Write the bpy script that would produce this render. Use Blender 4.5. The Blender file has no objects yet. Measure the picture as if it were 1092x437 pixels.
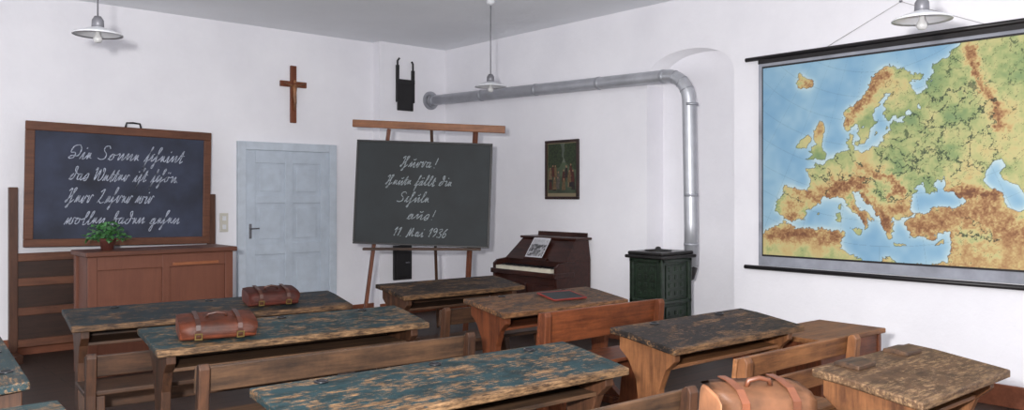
import bpy, bmesh, math, random
import numpy as np
from mathutils import Vector, Matrix, Euler
random.seed(4)
np.random.seed(4)
scene = bpy.context.scene
scene.view_settings.view_transform = 'Standard'
COL = scene.collection
pi = math.pi

# ------------------------------------------------------------------ materials
def lin(c):
    return tuple(((v/255.0)/12.92 if v/255.0 <= 0.04045 else ((v/255.0+0.055)/1.055)**2.4) for v in c)
def L4(c):
    return lin(c)+(1.0,)

def new_mat(name):
    m = bpy.data.materials.new(name); m.use_nodes = True
    nt = m.node_tree
    b = nt.nodes.get('Principled BSDF')
    return m, nt, b
def node(nt, typ, **kw):
    n = nt.nodes.new(typ)
    for k, v in kw.items():
        setattr(n, k, v)
    return n
def noise(nt, vec, scale, detail=4, rough=0.55):
    n = node(nt, 'ShaderNodeTexNoise')
    n.inputs['Scale'].default_value = scale
    n.inputs['Detail'].default_value = detail
    n.inputs['Roughness'].default_value = rough
    nt.links.new(vec, n.inputs['Vector'])
    return n.outputs['Fac']
def mapping(nt, vec, scale):
    n = node(nt, 'ShaderNodeMapping')
    n.inputs['Scale'].default_value = scale
    nt.links.new(vec, n.inputs['Vector'])
    return n.outputs['Vector']
def objvec(nt, rnd=True):
    tc = node(nt, 'ShaderNodeTexCoord')
    if not rnd:
        return tc.outputs['Object'], tc.outputs['Object']
    oi = node(nt, 'ShaderNodeObjectInfo')
    mul = node(nt, 'ShaderNodeMath', operation='MULTIPLY'); mul.inputs[1].default_value = 37.0
    nt.links.new(oi.outputs['Random'], mul.inputs[0])
    add = node(nt, 'ShaderNodeVectorMath', operation='ADD')
    nt.links.new(tc.outputs['Object'], add.inputs[0]); nt.links.new(mul.outputs[0], add.inputs[1])
    return add.outputs[0], tc.outputs['Object']
def ramp(nt, fac, stops):
    r = node(nt, 'ShaderNodeValToRGB')
    el = r.color_ramp.elements
    while len(el) < len(stops): el.new(0.5)
    for e, (p, c) in zip(el, stops):
        e.position = p; e.color = c
    nt.links.new(fac, r.inputs['Fac'])
    return r.outputs['Color']
def math2(nt, op, a, b):
    n = node(nt, 'ShaderNodeMath', operation=op)
    for i, v in enumerate((a, b)):
        if isinstance(v, (int, float)): n.inputs[i].default_value = v
        else: nt.links.new(v, n.inputs[i])
    return n.outputs[0]
def mixc(nt, fac, a, b):
    n = node(nt, 'ShaderNodeMix', data_type='RGBA')
    nt.links.new(fac, n.inputs[0])
    for s, v in ((6, a), (7, b)):
        if isinstance(v, tuple): n.inputs[s].default_value = v
        else: nt.links.new(v, n.inputs[s])
    return n.outputs[2]
def bump(nt, b, h, strength=0.2, dist=0.01):
    n = node(nt, 'ShaderNodeBump'); n.inputs['Strength'].default_value = strength
    n.inputs['Distance'].default_value = dist
    nt.links.new(h, n.inputs['Height']); nt.links.new(n.outputs[0], b.inputs['Normal'])

def mat_wood(name, dark, light, axis='x', rough=0.5, contrast=1.0, gscale=1.0):
    m, nt, b = new_mat(name)
    v, raw = objvec(nt)
    s = {'x': (1.2, 14, 14), 'y': (14, 1.2, 14), 'z': (14, 14, 1.2)}[axis]
    f1 = noise(nt, mapping(nt, v, tuple(k*gscale for k in s)), 2.2, 8, 0.7)
    f2 = noise(nt, v, 4.0, 6, 0.7)
    f = math2(nt, 'ADD', math2(nt, 'MULTIPLY', f1, 0.6), math2(nt, 'MULTIPLY', f2, 0.4))
    c = ramp(nt, f, [(0.5-0.13/contrast, L4(dark)), (0.5+0.13/contrast, L4(light))])
    nt.links.new(c, b.inputs['Base Color'])
    b.inputs['Roughness'].default_value = rough
    b.inputs['Specular IOR Level'].default_value = 0.35
    bump(nt, b, f1, 0.15, 0.005)
    return m
def mat_worn(name, paint, paint2, wood_d, wood_l, thr=0.52, edge=0.22, rough=0.6):
    """old painted desk top, rubbed through to the wood"""
    m, nt, b = new_mat(name)
    v, raw = objvec(nt)
    sep = node(nt, 'ShaderNodeSeparateXYZ'); nt.links.new(raw, sep.inputs[0])
    mr = node(nt, 'ShaderNodeMapRange'); nt.links.new(sep.outputs['Y'], mr.inputs['Value'])
    mr.inputs['From Min'].default_value = 0.49; mr.inputs['From Max'].default_value = 0.535
    mr.inputs['To Min'].default_value = edge; mr.inputs['To Max'].default_value = 0.0
    nL = noise(nt, mapping(nt, v, (2.0, 5, 5)), 2.2, 10, 0.75)
    nF = noise(nt, mapping(nt, v, (5, 30, 30)), 3.0, 8, 0.75)
    nS = noise(nt, v, 34.0, 6, 0.7)
    f = math2(nt, 'ADD', math2(nt, 'MULTIPLY', nL, 0.45), math2(nt, 'MULTIPLY', nF, 0.33))
    f = math2(nt, 'ADD', f, math2(nt, 'MULTIPLY', nS, 0.22))
    f = math2(nt, 'ADD', f, mr.outputs[0])
    fac = ramp(nt, f, [(thr-0.015, (0, 0, 0, 1)), (thr+0.04, (1, 1, 1, 1))])
    pc = mixc(nt, noise(nt, v, 9.0, 5), L4(paint), L4(paint2))
    wc = ramp(nt, nF, [(0.40, L4(wood_d)), (0.62, L4(wood_l))])
    c = mixc(nt, fac, pc, wc)
    g = ramp(nt, noise(nt, mapping(nt, v, (3, 6, 6)), 3.0, 8, 0.7), [(0.38, (0.40, 0.38, 0.36, 1)), (0.56, (1, 1, 1, 1))])
    mu = node(nt, 'ShaderNodeMix', data_type='RGBA', blend_type='MULTIPLY'); mu.inputs[0].default_value = 0.8
    nt.links.new(c, mu.inputs[6]); nt.links.new(g, mu.inputs[7])
    nt.links.new(mu.outputs[2], b.inputs['Base Color'])
    b.inputs['Roughness'].default_value = rough
    b.inputs['Specular IOR Level'].default_value = 0.28
    bump(nt, b, fac, 0.2, 0.002)
    return m
def mat_plain(name, c, rough=0.5, metal=0.0, var=0.08, scale=8.0, spec=None, bmp=0.0):
    m, nt, b = new_mat(name)
    v, raw = objvec(nt)
    f = noise(nt, v, scale, 5)
    lo = tuple(max(0, k*(1-var*2)) for k in c); hi = tuple(min(255, k*(1+var*2)) for k in c)
    nt.links.new(ramp(nt, f, [(0.3, L4(lo)), (0.7, L4(hi))]), b.inputs['Base Color'])
    b.inputs['Roughness'].default_value = rough; b.inputs['Metallic'].default_value = metal
    if spec is not None: b.inputs['Specular IOR Level'].default_value = spec
    if bmp: bump(nt, b, f, bmp, 0.01)
    return m
def mat_attr(name, rough=0.6):
    m, nt, b = new_mat(name)
    a = node(nt, 'ShaderNodeAttribute'); a.attribute_name = 'paint'
    nt.links.new(a.outputs['Color'], b.inputs['Base Color'])
    b.inputs['Roughness'].default_value = rough
    return m
def mat_plaster(name, c1, c2):
    m, nt, b = new_mat(name)
    v, raw = objvec(nt, False)
    f = noise(nt, v, 1.3, 5, 0.6); g = noise(nt, v, 22, 4)
    nt.links.new(ramp(nt, f, [(0.3, L4(c1)), (0.7, L4(c2))]), b.inputs['Base Color'])
    b.inputs['Roughness'].default_value = 0.9
    b.inputs['Specular IOR Level'].default_value = 0.15
    bump(nt, b, g, 0.25, 0.01)
    return m
def mat_floor():
    m, nt, b = new_mat('floor_boards')
    v, raw = objvec(nt, False)
    br = node(nt, 'ShaderNodeTexBrick')
    br.inputs['Scale'].default_value = 1.0
    br.inputs['Brick Width'].default_value = 3.2; br.inputs['Row Height'].default_value = 0.16
    br.inputs['Mortar Size'].default_value = 0.006
    br.inputs['Color1'].default_value = L4((66, 45, 34)); br.inputs['Color2'].default_value = L4((52, 36, 28))
    br.inputs['Mortar'].default_value = L4((18, 13, 10))
    nt.links.new(v, br.inputs['Vector'])
    f = noise(nt, mapping(nt, v, (1.5, 16, 1)), 2, 6)
    c = mixc(nt, math2(nt, 'MULTIPLY', f, 0.6), br.outputs['Color'], L4((34, 25, 20)))
    nt.links.new(c, b.inputs['Base Color']); b.inputs['Roughness'].default_value = 0.6
    return m

M = {}
M['wall'] = mat_plaster('wall_plaster', (226, 225, 231), (236, 235, 240))
M['ceil'] = mat_plaster('ceiling_plaster', (234, 236, 240), (240, 242, 246))
M['floor'] = mat_floor()
M['base'] = mat_wood('baseboard_paint', (104, 58, 40), (132, 78, 54), 'x', 0.5)
M['doorp'] = mat_plain('pale_blue_paint', (188, 197, 208), 0.5, var=0.02)
M['doorp2'] = mat_plain('pale_blue_paint_panel', (182, 192, 204), 0.5, var=0.02)
M['teal'] = mat_worn('worn_teal_paint', (18, 40, 46), (34, 56, 60), (54, 39, 28), (136, 106, 76), 0.512, 0.14)
M['teal2'] = mat_worn('worn_dark_teal_paint', (16, 28, 34), (28, 42, 48), (50, 34, 24), (116, 88, 62), 0.52, 0.14)
M['blackd'] = mat_worn('worn_black_paint', (22, 19, 19), (42, 35, 32), (54, 38, 27), (126, 94, 64), 0.517, 0.14)
M['brownd'] = mat_worn('worn_brown_top', (66, 48, 35), (98, 73, 52), (84, 62, 45), (142, 114, 84), 0.50, 0.06)
M['slated'] = mat_worn('worn_grey_brown_top', (44, 42, 42), (72, 56, 44), (76, 50, 35), (132, 94, 62), 0.49, 0.12)
M['woodx'] = mat_wood('aged_wood_x', (30, 20, 15), (80, 54, 37), 'x', 0.55)
M['woodz'] = mat_wood('aged_wood_z', (32, 20, 14), (84, 54, 36), 'z', 0.55)
M['tanx'] = mat_wood('tan_wood_x', (70, 42, 26), (142, 96, 60), 'x', 0.5)
M['tanz'] = mat_wood('tan_wood_z', (70, 42, 26), (136, 90, 56), 'z', 0.5)
M['redx'] = mat_wood('reddish_wood_x', (62, 31, 19), (124, 68, 39), 'x', 0.45)
M['redz'] = mat_wood('reddish_wood_z', (62, 32, 20), (116, 64, 38), 'z', 0.45)
M['greyx'] = mat_wood('grey_brown_wood_x', (36, 27, 22), (94, 68, 48), 'x', 0.55)
M['framex'] = mat_wood('board_frame_wood', (74, 43, 30), (106, 66, 46), 'x', 0.5)
M['standx'] = mat_wood('stand_wood', (58, 33, 23), (88, 55, 38), 'z', 0.5)
M['darkpanel'] = mat_wood('dark_panel_wood', (36, 22, 17), (58, 36, 27), 'x', 0.5)
M['lect'] = mat_wood('lectern_wood', (92, 53, 39), (108, 65, 48), 'z', 0.5, 0.8)
M['lectx'] = mat_wood('lectern_top_wood', (70, 40, 29), (98, 58, 42), 'x', 0.45)
M['lectm'] = mat_wood('lectern_molding', (122, 70, 43), (146, 90, 58), 'x', 0.5)
M['slate'] = mat_plain('blue_grey_slate', (44, 49, 66), 0.75, var=0.12, scale=3)
M['slate2'] = mat_plain('black_green_board', (29, 34, 37), 0.7, var=0.1, scale=3)
M['chalk'] = mat_plain('white_chalk', (150, 156, 170), 0.9, var=0.12, scale=60)
M['chalk2'] = mat_plain('faded_chalk', (122, 128, 132), 0.9, var=0.15, scale=60)
M['easel'] = mat_wood('easel_wood', (98, 60, 38), (140, 92, 60), 'x', 0.5)
M['black'] = mat_plain('black_iron', (20, 18, 20), 0.5, var=0.1)
M['stove'] = mat_plain('dark_green_stove_enamel', (25, 36, 27), 0.28, var=0.2, scale=25, bmp=0.2)
M['stove2'] = mat_plain('black_stove_iron', (22, 20, 20), 0.35, var=0.15)
M['zinc'] = mat_plain('zinc_pipe', (182, 184, 190), 0.38, 0.5, var=0.03, scale=6)
M['zinc2'] = mat_plain('zinc_ring', (162, 164, 171), 0.4, 0.5, var=0.04)
M['enamel'] = mat_plain('white_enamel', (215, 217, 222), 0.3, var=0.01)
M['grey'] = mat_plain('grey_metal', (110, 110, 116), 0.4, 0.3, var=0.05)
M['bulb'] = mat_plain('bulb_glass', (190, 190, 190), 0.15, var=0.01)
M['harm'] = mat_wood('mahogany_dark', (32, 16, 12), (66, 33, 25), 'y', 0.3)
M['ivory'] = mat_plain('ivory_keys', (210, 204, 186), 0.4, var=0.02)
M['leather'] = mat_plain('red_brown_leather', (94, 48, 31), 0.45, var=0.15, scale=12, bmp=0.15)
M['leather2'] = mat_plain('dark_red_leather', (72, 32, 24), 0.5, var=0.15, scale=12, bmp=0.15)
M['leather3'] = mat_plain('tan_leather', (118, 80, 56), 0.55, var=0.12, scale=10, bmp=0.15)
M['strapd'] = mat_plain('dark_leather_strap', (58, 29, 19), 0.45, var=0.1)
M['strapm'] = mat_plain('brown_leather_strap', (92, 52, 33), 0.45, var=0.1)
M['buckle'] = mat_plain('brass_buckle', (176, 150, 96), 0.3, 0.9, var=0.05)
M['leaf'] = mat_plain('green_leaf', (46, 84, 44), 0.5, var=0.3, scale=30)
M['pot'] = mat_plain('terracotta_pot', (84, 40, 32), 0.7, var=0.1)
M['crossw'] = mat_wood('crucifix_wood', (88, 44, 28), (124, 70, 44), 'z', 0.5)
M['bronze'] = mat_plain('bronze_figure', (120, 80, 52), 0.4, 0.2, var=0.15)
M['frame'] = mat_plain('dark_picture_frame', (42, 24, 20), 0.4, var=0.15)
M['mapcloth'] = mat_plain('grey_map_border', (142, 145, 155), 0.75, var=0.06, scale=5)
M['rod'] = mat_plain('black_map_rod', (22, 18, 20), 0.45, var=0.1)
M['cord'] = mat_plain('pale_cord', (170, 168, 170), 0.8, var=0.05)
M['switch'] = mat_plain('switch_plastic', (196, 192, 182), 0.4, var=0.01)
M['redp'] = mat_plain('red_painted_edge', (104, 34, 26), 0.5, var=0.1)
M['ink'] = mat_plain('inkwell_black', (22, 22, 26), 0.3, var=0.1)
M['print'] = mat_attr('printed_colour', 0.7)

# ------------------------------------------------------------------ mesh tools
class MB:
    def __init__(s):
        s.bm = bmesh.new(); s.mi = 0; s.mat = Matrix.Identity(4)
    def _v(s, p): return s.bm.verts.new(s.mat @ Vector(p))
    def _f(s, vs, smooth=False):
        try:
            f = s.bm.faces.new(vs); f.material_index = s.mi; f.smooth = smooth
            return f
        except ValueError:
            return None
    def box(s, x0, x1, y0, y1, z0, z1, bev=0.0, M4=None):
        nb = bmesh.new()
        vs = [nb.verts.new(p) for p in ((x0,y0,z0),(x1,y0,z0),(x1,y1,z0),(x0,y1,z0),(x0,y0,z1),(x1,y0,z1),(x1,y1,z1),(x0,y1,z1))]
        for q in ((0,3,2,1),(4,5,6,7),(0,1,5,4),(1,2,6,5),(2,3,7,6),(3,0,4,7)):
            nb.faces.new([vs[i] for i in q])
        if bev > 0:
            bmesh.ops.bevel(nb, geom=nb.edges[:], offset=bev, segments=2, affect='EDGES', profile=0.5)
        s._merge(nb, M4)
        return s
    def _merge(s, nb, M4=None, smooth=None):
        T = s.mat @ M4 if M4 is not None else s.mat
        mp = {}
        for v in nb.verts: mp[v] = s.bm.verts.new(T @ v.co)
        for f in nb.faces:
            nf = s._f([mp[v] for v in f.verts])
            if nf: nf.smooth = f.smooth if smooth is None else smooth
        nb.free()
    def prism(s, prof, a0, a1, axis='x', bev=0.0, M4=None):
        def P(a, p):
            if axis == 'x': return (a, p[0], p[1])
            if axis == 'y': return (p[0], a, p[1])
            return (p[0], p[1], a)
        nb = bmesh.new()
        A = [nb.verts.new(P(a0, p)) for p in prof]; B = [nb.verts.new(P(a1, p)) for p in prof]
        n = len(prof)
        nb.faces.new(A); nb.faces.new(list(reversed(B)))
        for i in range(n):
            nb.faces.new((A[i], B[i], B[(i+1) % n], A[(i+1) % n]))
        bmesh.ops.recalc_face_normals(nb, faces=nb.faces[:])
        if bev > 0:
            es = [e for e in nb.edges if len(e.link_faces) == 2 and e.calc_face_angle(0) > 0.6]
            bmesh.ops.bevel(nb, geom=es, offset=bev, segments=2, affect='EDGES', profile=0.5)
        s._merge(nb, M4)
        return s
    def tube(s, pts, r, seg=12, caps=True):
        pts = [Vector(p) for p in pts]; n = len(pts)
        rs = r if isinstance(r, (list, tuple)) else [r]*n
        rings = []; up = None
        for i, p in enumerate(pts):
            if i == 0: d = pts[1]-p
            elif i == n-1: d = p-pts[i-1]
            else: d = (pts[i+1]-p).normalized()+(p-pts[i-1]).normalized()
            d.normalize()
            if up is None:
                up = Vector((0, 0, 1)) if abs(d.z) < 0.9 else Vector((1, 0, 0))
            a = (up - d*up.dot(d)).normalized(); up = a
            b = d.cross(a)
            rings.append([s._v(p+(a*math.cos(2*pi*k/seg)+b*math.sin(2*pi*k/seg))*rs[i]) for k in range(seg)])
        for i in range(n-1):
            for k in range(seg):
                s._f((rings[i][k], rings[i][(k+1) % seg], rings[i+1][(k+1) % seg], rings[i+1][k]), True)
        if caps:
            s._f(list(reversed(rings[0]))); s._f(rings[-1])
        return s
    def lathe(s, prof, c=(0, 0, 0), seg=28):
        rings = []
        for (r, z) in prof:
            if r < 1e-5: rings.append([s._v((c[0], c[1], c[2]+z))])
            else: rings.append([s._v((c[0]+r*math.cos(2*pi*k/seg), c[1]+r*math.sin(2*pi*k/seg), c[2]+z)) for k in range(seg)])
        for a, b in zip(rings, rings[1:]):
            for k in range(seg):
                k2 = (k+1) % seg
                if len(a) == 1 and len(b) == 1: continue
                if len(a) == 1: s._f((a[0], b[k2], b[k]), True)
                elif len(b) == 1: s._f((a[k], a[k2], b[0]), True)
                else: s._f((a[k], a[k2], b[k2], b[k]), True)
        return s
    def build(s, name, mats, parent=None, recalc=True, label=None):
        if recalc: bmesh.ops.recalc_face_normals(s.bm, faces=s.bm.faces[:])
        me = bpy.data.meshes.new(name); s.bm.to_mesh(me); s.bm.free()
        if not isinstance(mats, (list, tuple)): mats = [mats]
        for m in mats: me.materials.append(M[m])
        o = bpy.data.objects.new(name, me); COL.objects.link(o)
        if parent: o.parent = parent
        if label: o['label'] = label
        return o

def thing(name, label, category, loc=(0, 0, 0), rot=(0, 0, 0), group=None):
    e = bpy.data.objects.new(name, None); e.empty_display_size = 0.1
    COL.objects.link(e); e.location = loc; e.rotation_euler = rot
    e['label'] = label; e['category'] = category
    if group: e['group'] = group
    return e
def structure(o): o['kind'] = 'structure'; return o
def bx(name, mat, parent, *a, bev=0.004):
    return MB().box(*a, bev=bev).build(name, mat, parent)

# ------------------------------------------------------------------ room
XR, YB, YP, H = 6.25, 8.5, 8.35, 3.29
X0, Y0 = -2.4, -2.0
PX = 5.277
structure(MB().box(X0, XR+0.4, Y0, YB+0.1, -0.1, 0).build('floor', 'floor'))
structure(MB().box(X0, XR+0.4, Y0, YB+0.1, H, H+0.1).build('ceiling', 'ceil'))
structure(MB().box(X0, XR+0.4, YB, YB+0.1, 0, H).build('wall_back', 'wall'))
structure(MB().box(PX, XR, YP, YB, 0, H).build('wall_chimney', 'wall'))
# side wall with an arched niche
NY0, NY1, NZ, RISE, ND = 4.10, 5.08, 2.52, 0.29, 0.25
mb = MB()
def q(*ps, smooth=False): mb._f([mb._v(p) for p in ps], smooth)
q((XR, Y0, 0), (XR, NY0, 0), (XR, NY0, H), (XR, Y0, H))
q((XR, NY1, 0), (XR, YB, 0), (XR, YB, H), (XR, NY1, H))
arc = []
NA = 28
for i in range(NA+1):
    a = pi*i/NA
    arc.append(((NY0+NY1)/2-(NY1-NY0)/2*math.cos(a), NZ+RISE*math.sin(a)**0.8 if 0 < i < NA else NZ))
for (ya, za), (yb, zb) in zip(arc, arc[1:]):
    q((XR, ya, za), (XR, yb, zb), (XR, yb, H), (XR, ya, H))
    q((XR, ya, za), (XR, yb, zb), (XR+ND, yb, zb), (XR+ND, ya, za), smooth=True)
    q((XR+ND, ya, 0), (XR+ND, yb, 0), (XR+ND, yb, zb), (XR+ND, ya, za))
q((XR, NY0, 0), (XR+ND, NY0, 0), (XR+ND, NY0, NZ), (XR, NY0, NZ))
q((XR, NY1, 0), (XR+ND, NY1, 0), (XR+ND, NY1, NZ), (XR, NY1, NZ))
bmesh.ops.remove_doubles(mb.bm, verts=mb.bm.verts[:], dist=0.0005)
structure(mb.build('wall_right', 'wall'))
mb = MB(); mb.box(X0, 3.57, YB-0.025, YB, 0, 0.15, 0.004); mb.box(4.77, PX, YB-0.025, YB, 0, 0.15, 0.004)
mb.box(PX, XR, YP-0.025, YP, 0, 0.15, 0.004)
structure(mb.build('baseboard_back', 'base'))
mb = MB(); mb.box(XR-0.025, XR, Y0, NY0, 0, 0.15, 0.004); mb.box(XR-0.025, XR, NY1, YP-0.03, 0, 0.15, 0.004)
structure(mb.build('baseboard_right', 'base'))

# door
d = structure(bpy.data.objects.new('door_1', None)); COL.objects.link(d); d.location = (3.578, YB, 0)
W = 1.18
mb = MB(); mb.box(0, 0.09, -0.05, 0, 0, 2.03, 0.005); mb.box(W-0.09, W, -0.05, 0, 0, 2.03, 0.005)
mb.box(0.09, W-0.09, -0.05, 0, 1.94, 2.03, 0.005)
structure(mb.build('door_frame', 'doorp', d))
mb = MB(); mb.box(0.09, W-0.09, -0.02, -0.001, 0.01, 1.94)
xs = [(0.09, 0.20), (0.545, 0.635), (0.98, 1.09)]
for a, b in xs: mb.box(a, b, -0.035, -0.02, 0.01, 1.94, 0.004)
zs = [(0.01, 0.18), (0.80, 0.92), (1.36, 1.44), (1.80, 1.94)]
for a, b in zs:
    mb.box(0.20, 0.545, -0.035, -0.02, a, b, 0.004); mb.box(0.635, 0.98, -0.035, -0.02, a, b, 0.004)
for (za, zb) in ((0.18, 0.80), (0.92, 1.36), (1.44, 1.80)):
    for (xa, xb) in ((0.20, 0.545), (0.635, 0.98)):
        mb.box(xa+0.05, xb-0.05, -0.028, -0.02, za+0.05, zb-0.05, 0.004)
structure(mb.build('door_leaf', 'doorp2', d))
mb = MB(); mb.box(0.125, 0.155, -0.042, -0.035, 0.98, 1.14, 0.002)
mb.tube([(0.14, -0.04, 1.09), (0.14, -0.085, 1.09), (0.22, -0.085, 1.09)], 0.008)
structure(mb.build('door_handle', 'grey', d))

# light switch
t = thing('light_switch', 'cream double light switch on the white wall beside the door', 'light switch', (3.44, YB, 1.16))
bx('switch_plate', 'switch', t, -0.045, 0.045, -0.015, 0, -0.10, 0.10)
for z in (0.02, -0.07): bx('switch_rocker', 'enamel', t, -0.02, 0.02, -0.026, -0.015, z, z+0.05)

# ------------------------------------------------------------------ chalk writing (old German school hand)
G = {
'a': [[(0,.1),(.42,.95),(.12,.7),(.15,.08),(.42,.2),(.55,1),(.55,.05),(.85,.35)]],
'o': [[(0,.1),(.36,.95),(.1,.6),(.2,.05),(.5,.3),(.48,.9),(.6,.8),(.85,.85)]],
'n': [[(0,0),(.28,1),(.30,.05),(.72,1),(.74,.05),(1.02,.35)]],
'e': [[(0,0),(.20,1),(.20,.08),(.42,.98),(.44,.35),(.68,.2)]],
'i': [[(0,0),(.28,1),(.30,.05),(.58,.3)],[(.34,1.5),(.38,1.7)]],
'r': [[(0,0),(.22,1),(.22,.1),(.40,.15),(.55,1.05),(.78,.85)]],
's': [[(0,0),(.32,1.1),(.5,1.0),(.46,.2),(.2,.0),(.14,.3),(.5,.5)]],
'ſ': [[(0,0),(.45,1.9),(.36,1.9),(.22,-.9),(.22,-.9),(.36,.1),(.6,.3)]],
'c': [[(0,0),(.22,1),(.24,.08),(.5,.3)],[(.24,1.0),(.36,1.12)]],
'h': [[(0,0),(.40,1.5),(.46,2.1),(.26,1.9),(.26,0),(.2,-.9),(.05,-.8),(.35,0),(.72,.5)]],
't': [[(0,0),(.34,1.8),(.30,.08),(.46,.05),(.62,.3)],[(.06,.98),(.60,1.08)]],
'd': [[(0,.1),(.36,.95),(.1,.6),(.18,.05),(.5,.3),(.6,1.2),(.5,2.0),(.3,1.9),(.45,1.3),(.9,.9)]],
'l': [[(0,0),(.38,1.3),(.42,2.0),(.24,1.8),(.22,.2),(.38,.02),(.62,.3)]],
'b': [[(0,0),(.38,1.3),(.40,2),(.22,1.8),(.2,.2),(.35,.0),(.55,.4),(.45,.95),(.6,.8),(.85,.85)]],
'u': [[(0,0),(.28,1),(.30,.05),(.72,1),(.74,.05),(1.02,.35)],[(.36,1.5),(.5,1.38),(.66,1.5),(.7,1.66)]],
'w': [[(0,0),(.22,1),(.24,.05),(.55,1),(.57,.05),(.85,.15),(.85,.95),(1.1,.9)]],
'g': [[(0,.1),(.42,.95),(.12,.7),(.15,.08),(.42,.2),(.55,1),(.50,-.9),(.26,-.9),(.42,-.2),(.9,.35)]],
'f': [[(0,0),(.45,1.9),(.32,1.9),(.22,-.9),(.22,-.9),(.36,.1),(.6,.3)],[(.1,.8),(.5,.9)]],
'D': [[(.9,1.9),(.3,1.7),(.2,.9),(.7,.8),(.7,.1),(.2,.05),(.4,.4),(1.1,.4),(1.2,1.3),(.9,1.9)]],
'S': [[(1,1.6),(.8,1.95),(.4,1.8),(.4,1.3),(.8,.8),(.8,.2),(.4,0),(0,.2)]],
'W': [[(0,1.6),(.2,1.95),(.3,.05),(.7,1.7),(.8,.05),(1.2,.3),(1.25,1.6),(1.0,1.9),(1.1,1.3)]],
'H': [[(0,1.6),(.3,1.95),(.35,1),(.2,.1),(.05,.2),(.6,.9),(.9,1.9),(.65,1.8),(.7,.6),(.6,-.6),(.4,-.6),(1.1,.4)]],
'L': [[(.1,1.5),(.5,1.95),(.4,.8),(.1,0),(.3,.25),(.6,0),(1,.2)]],
'M': [[(0,0.1),(.15,.05),(.35,1.8),(.5,.1),(.8,1.8),(.95,.1),(1.25,.3)]],
'1': [[(.1,1.2),(.45,1.8),(.4,.9),(.35,0)]],
'9': [[(.7,1.5),(.4,1.8),(.15,1.4),(.35,1.0),(.7,1.4),(.65,.6),(.4,0)]],
'3': [[(.1,1.6),(.5,1.8),(.6,1.4),(.3,1),(.65,.7),(.6,.1),(.1,.1)]],
'6': [[(.6,1.8),(.2,1.1),(.15,.4),(.4,0),(.7,.4),(.5,.9),(.2,.6)]],
'!': [[(.55,1.9),(.5,.6)],[(.48,.14),(.52,0)]],
'.': [[(.1,.1),(.18,0)]],
}
G['ö'] = G['o']+[[(.25,1.4),(.28,1.65)], [(.5,1.4),(.53,1.65)]]
G['ä'] = G['a']+[[(.25,1.4),(.28,1.65)], [(.5,1.4),(.53,1.65)]]
def strokes(text):
    out = []; x = 0; cur = None
    for i, ch in enumerate(text):
        if ch == ' ':
            if cur: out.append(cur); cur = None
            x += 0.7; continue
        if ch == 's' and i+1 < len(text) and text[i+1].isalpha(): ch = 'ſ'
        g = G[ch]; w = max(p[0] for p in g[0])
        join = ch.islower()
        main = [(px+x, py) for px, py in g[0]]
        if join:
            cur = (cur or []) + (main[1:] if cur else main)
        else:
            if cur: out.append(cur); cur = None
            out.append(main)
        for extra in g[1:]: out.append([(px+x, py) for px, py in extra])
        x += w if join else max(p[0] for s_ in g for p in s_)+0.2
    if cur: out.append(cur)
    return out, x
def catmull(p, k=5):
    if len(p) < 3: return p
    P = [p[0]]+list(p)+[p[-1]]; out = []
    for i in range(1, len(P)-2):
        for j in range(k):
            t_ = j/k
            out.append(tuple(0.5*((2*P[i][c])+(-P[i-1][c]+P[i+1][c])*t_+(2*P[i-1][c]-5*P[i][c]+4*P[i+1][c]-P[i+2][c])*t_**2+(-P[i-1][c]+3*P[i][c]-3*P[i+1][c]+P[i+2][c])*t_**3) for c in (0, 1)))
    out.append(p[-1]); return out
def write_line(parent, rl, mat, text, x0, x1, z0, xh, y, wd=0.008):
    mb = MB(); mb.mat = rl
    st, wtot = strokes(text)
    sx = (x1-x0)/wtot
    for s_ in st:
        pts = [(x0+px*sx+py*xh*0.38, z0+py*xh+0.004*math.sin(px*2.1)) for px, py in catmull(s_)]
        rows = []
        for i, p in enumerate(pts):
            a = pts[max(0, i-1)]; b = pts[min(len(pts)-1, i+1)]
            dx, dz = b[0]-a[0], b[1]-a[1]; l = math.hypot(dx, dz) or 1
            w = wd*0.5*(0.8+0.4*random.random())
            rows.append((mb._v((p[0]-dz/l*w, y, p[1]+dx/l*w)), mb._v((p[0]+dz/l*w, y, p[1]-dx/l*w))))
        for r0, r1 in zip(rows, rows[1:]): mb._f((r0[0], r0[1], r1[1], r1[0]))
    mb.build('chalk_writing', mat, parent, recalc=False)

# ------------------------------------------------------------------ framed blackboard on its stand
t = thing('standing_blackboard', 'slate blackboard with German chalk writing on brown wooden panelled stand', 'blackboard', (1.535, 8.25, 0))
BW = 1.65
rl = Matrix.Translation((0, 0, 0.99)) @ Matrix.Rotation(math.radians(1.0), 4, 'Y')
mb = MB(); mb.mat = rl
mb.box(0, BW, -0.03, 0.0, 0.0, 0.07, 0.006); mb.box(0, BW, -0.03, 0, 1.04, 1.12, 0.006)
mb.box(0, 0.075, -0.03, 0, 0.07, 1.04, 0.006); mb.box(BW-0.075, BW, -0.03, 0, 0.07, 1.04, 0.006)
mb.build('board_frame', 'framex', t)
mb = MB(); mb.mat = rl; mb.box(0.07, BW-0.07, -0.018, -0.004, 0.065, 1.045); mb.build('board_surface', 'slate', t)
yy = -0.0195
write_line(t, rl, 'chalk', 'Die Sonne scheint', 0.33, 1.36, 0.80, 0.066, yy)
write_line(t, rl, 'chalk', 'das Wetter ist schön.', 0.35, 1.33, 0.605, 0.060, yy)
write_line(t, rl, 'chalk', 'Herr Lehrer wir', 0.32, 1.08, 0.40, 0.066, yy)
write_line(t, rl, 'chalk', 'wollen baden gehen', 0.32, 1.34, 0.20, 0.060, yy)
mb = MB(); mb.mat = rl; mb.tube([(0.83, -0.015, 1.12), (0.84, -0.015, 1.16), (0.90, -0.015, 1.165), (0.96, -0.015, 1.16), (0.97, -0.015, 1.12)], 0.009, 8)
mb.build('board_handle', 'black', t)
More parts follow.
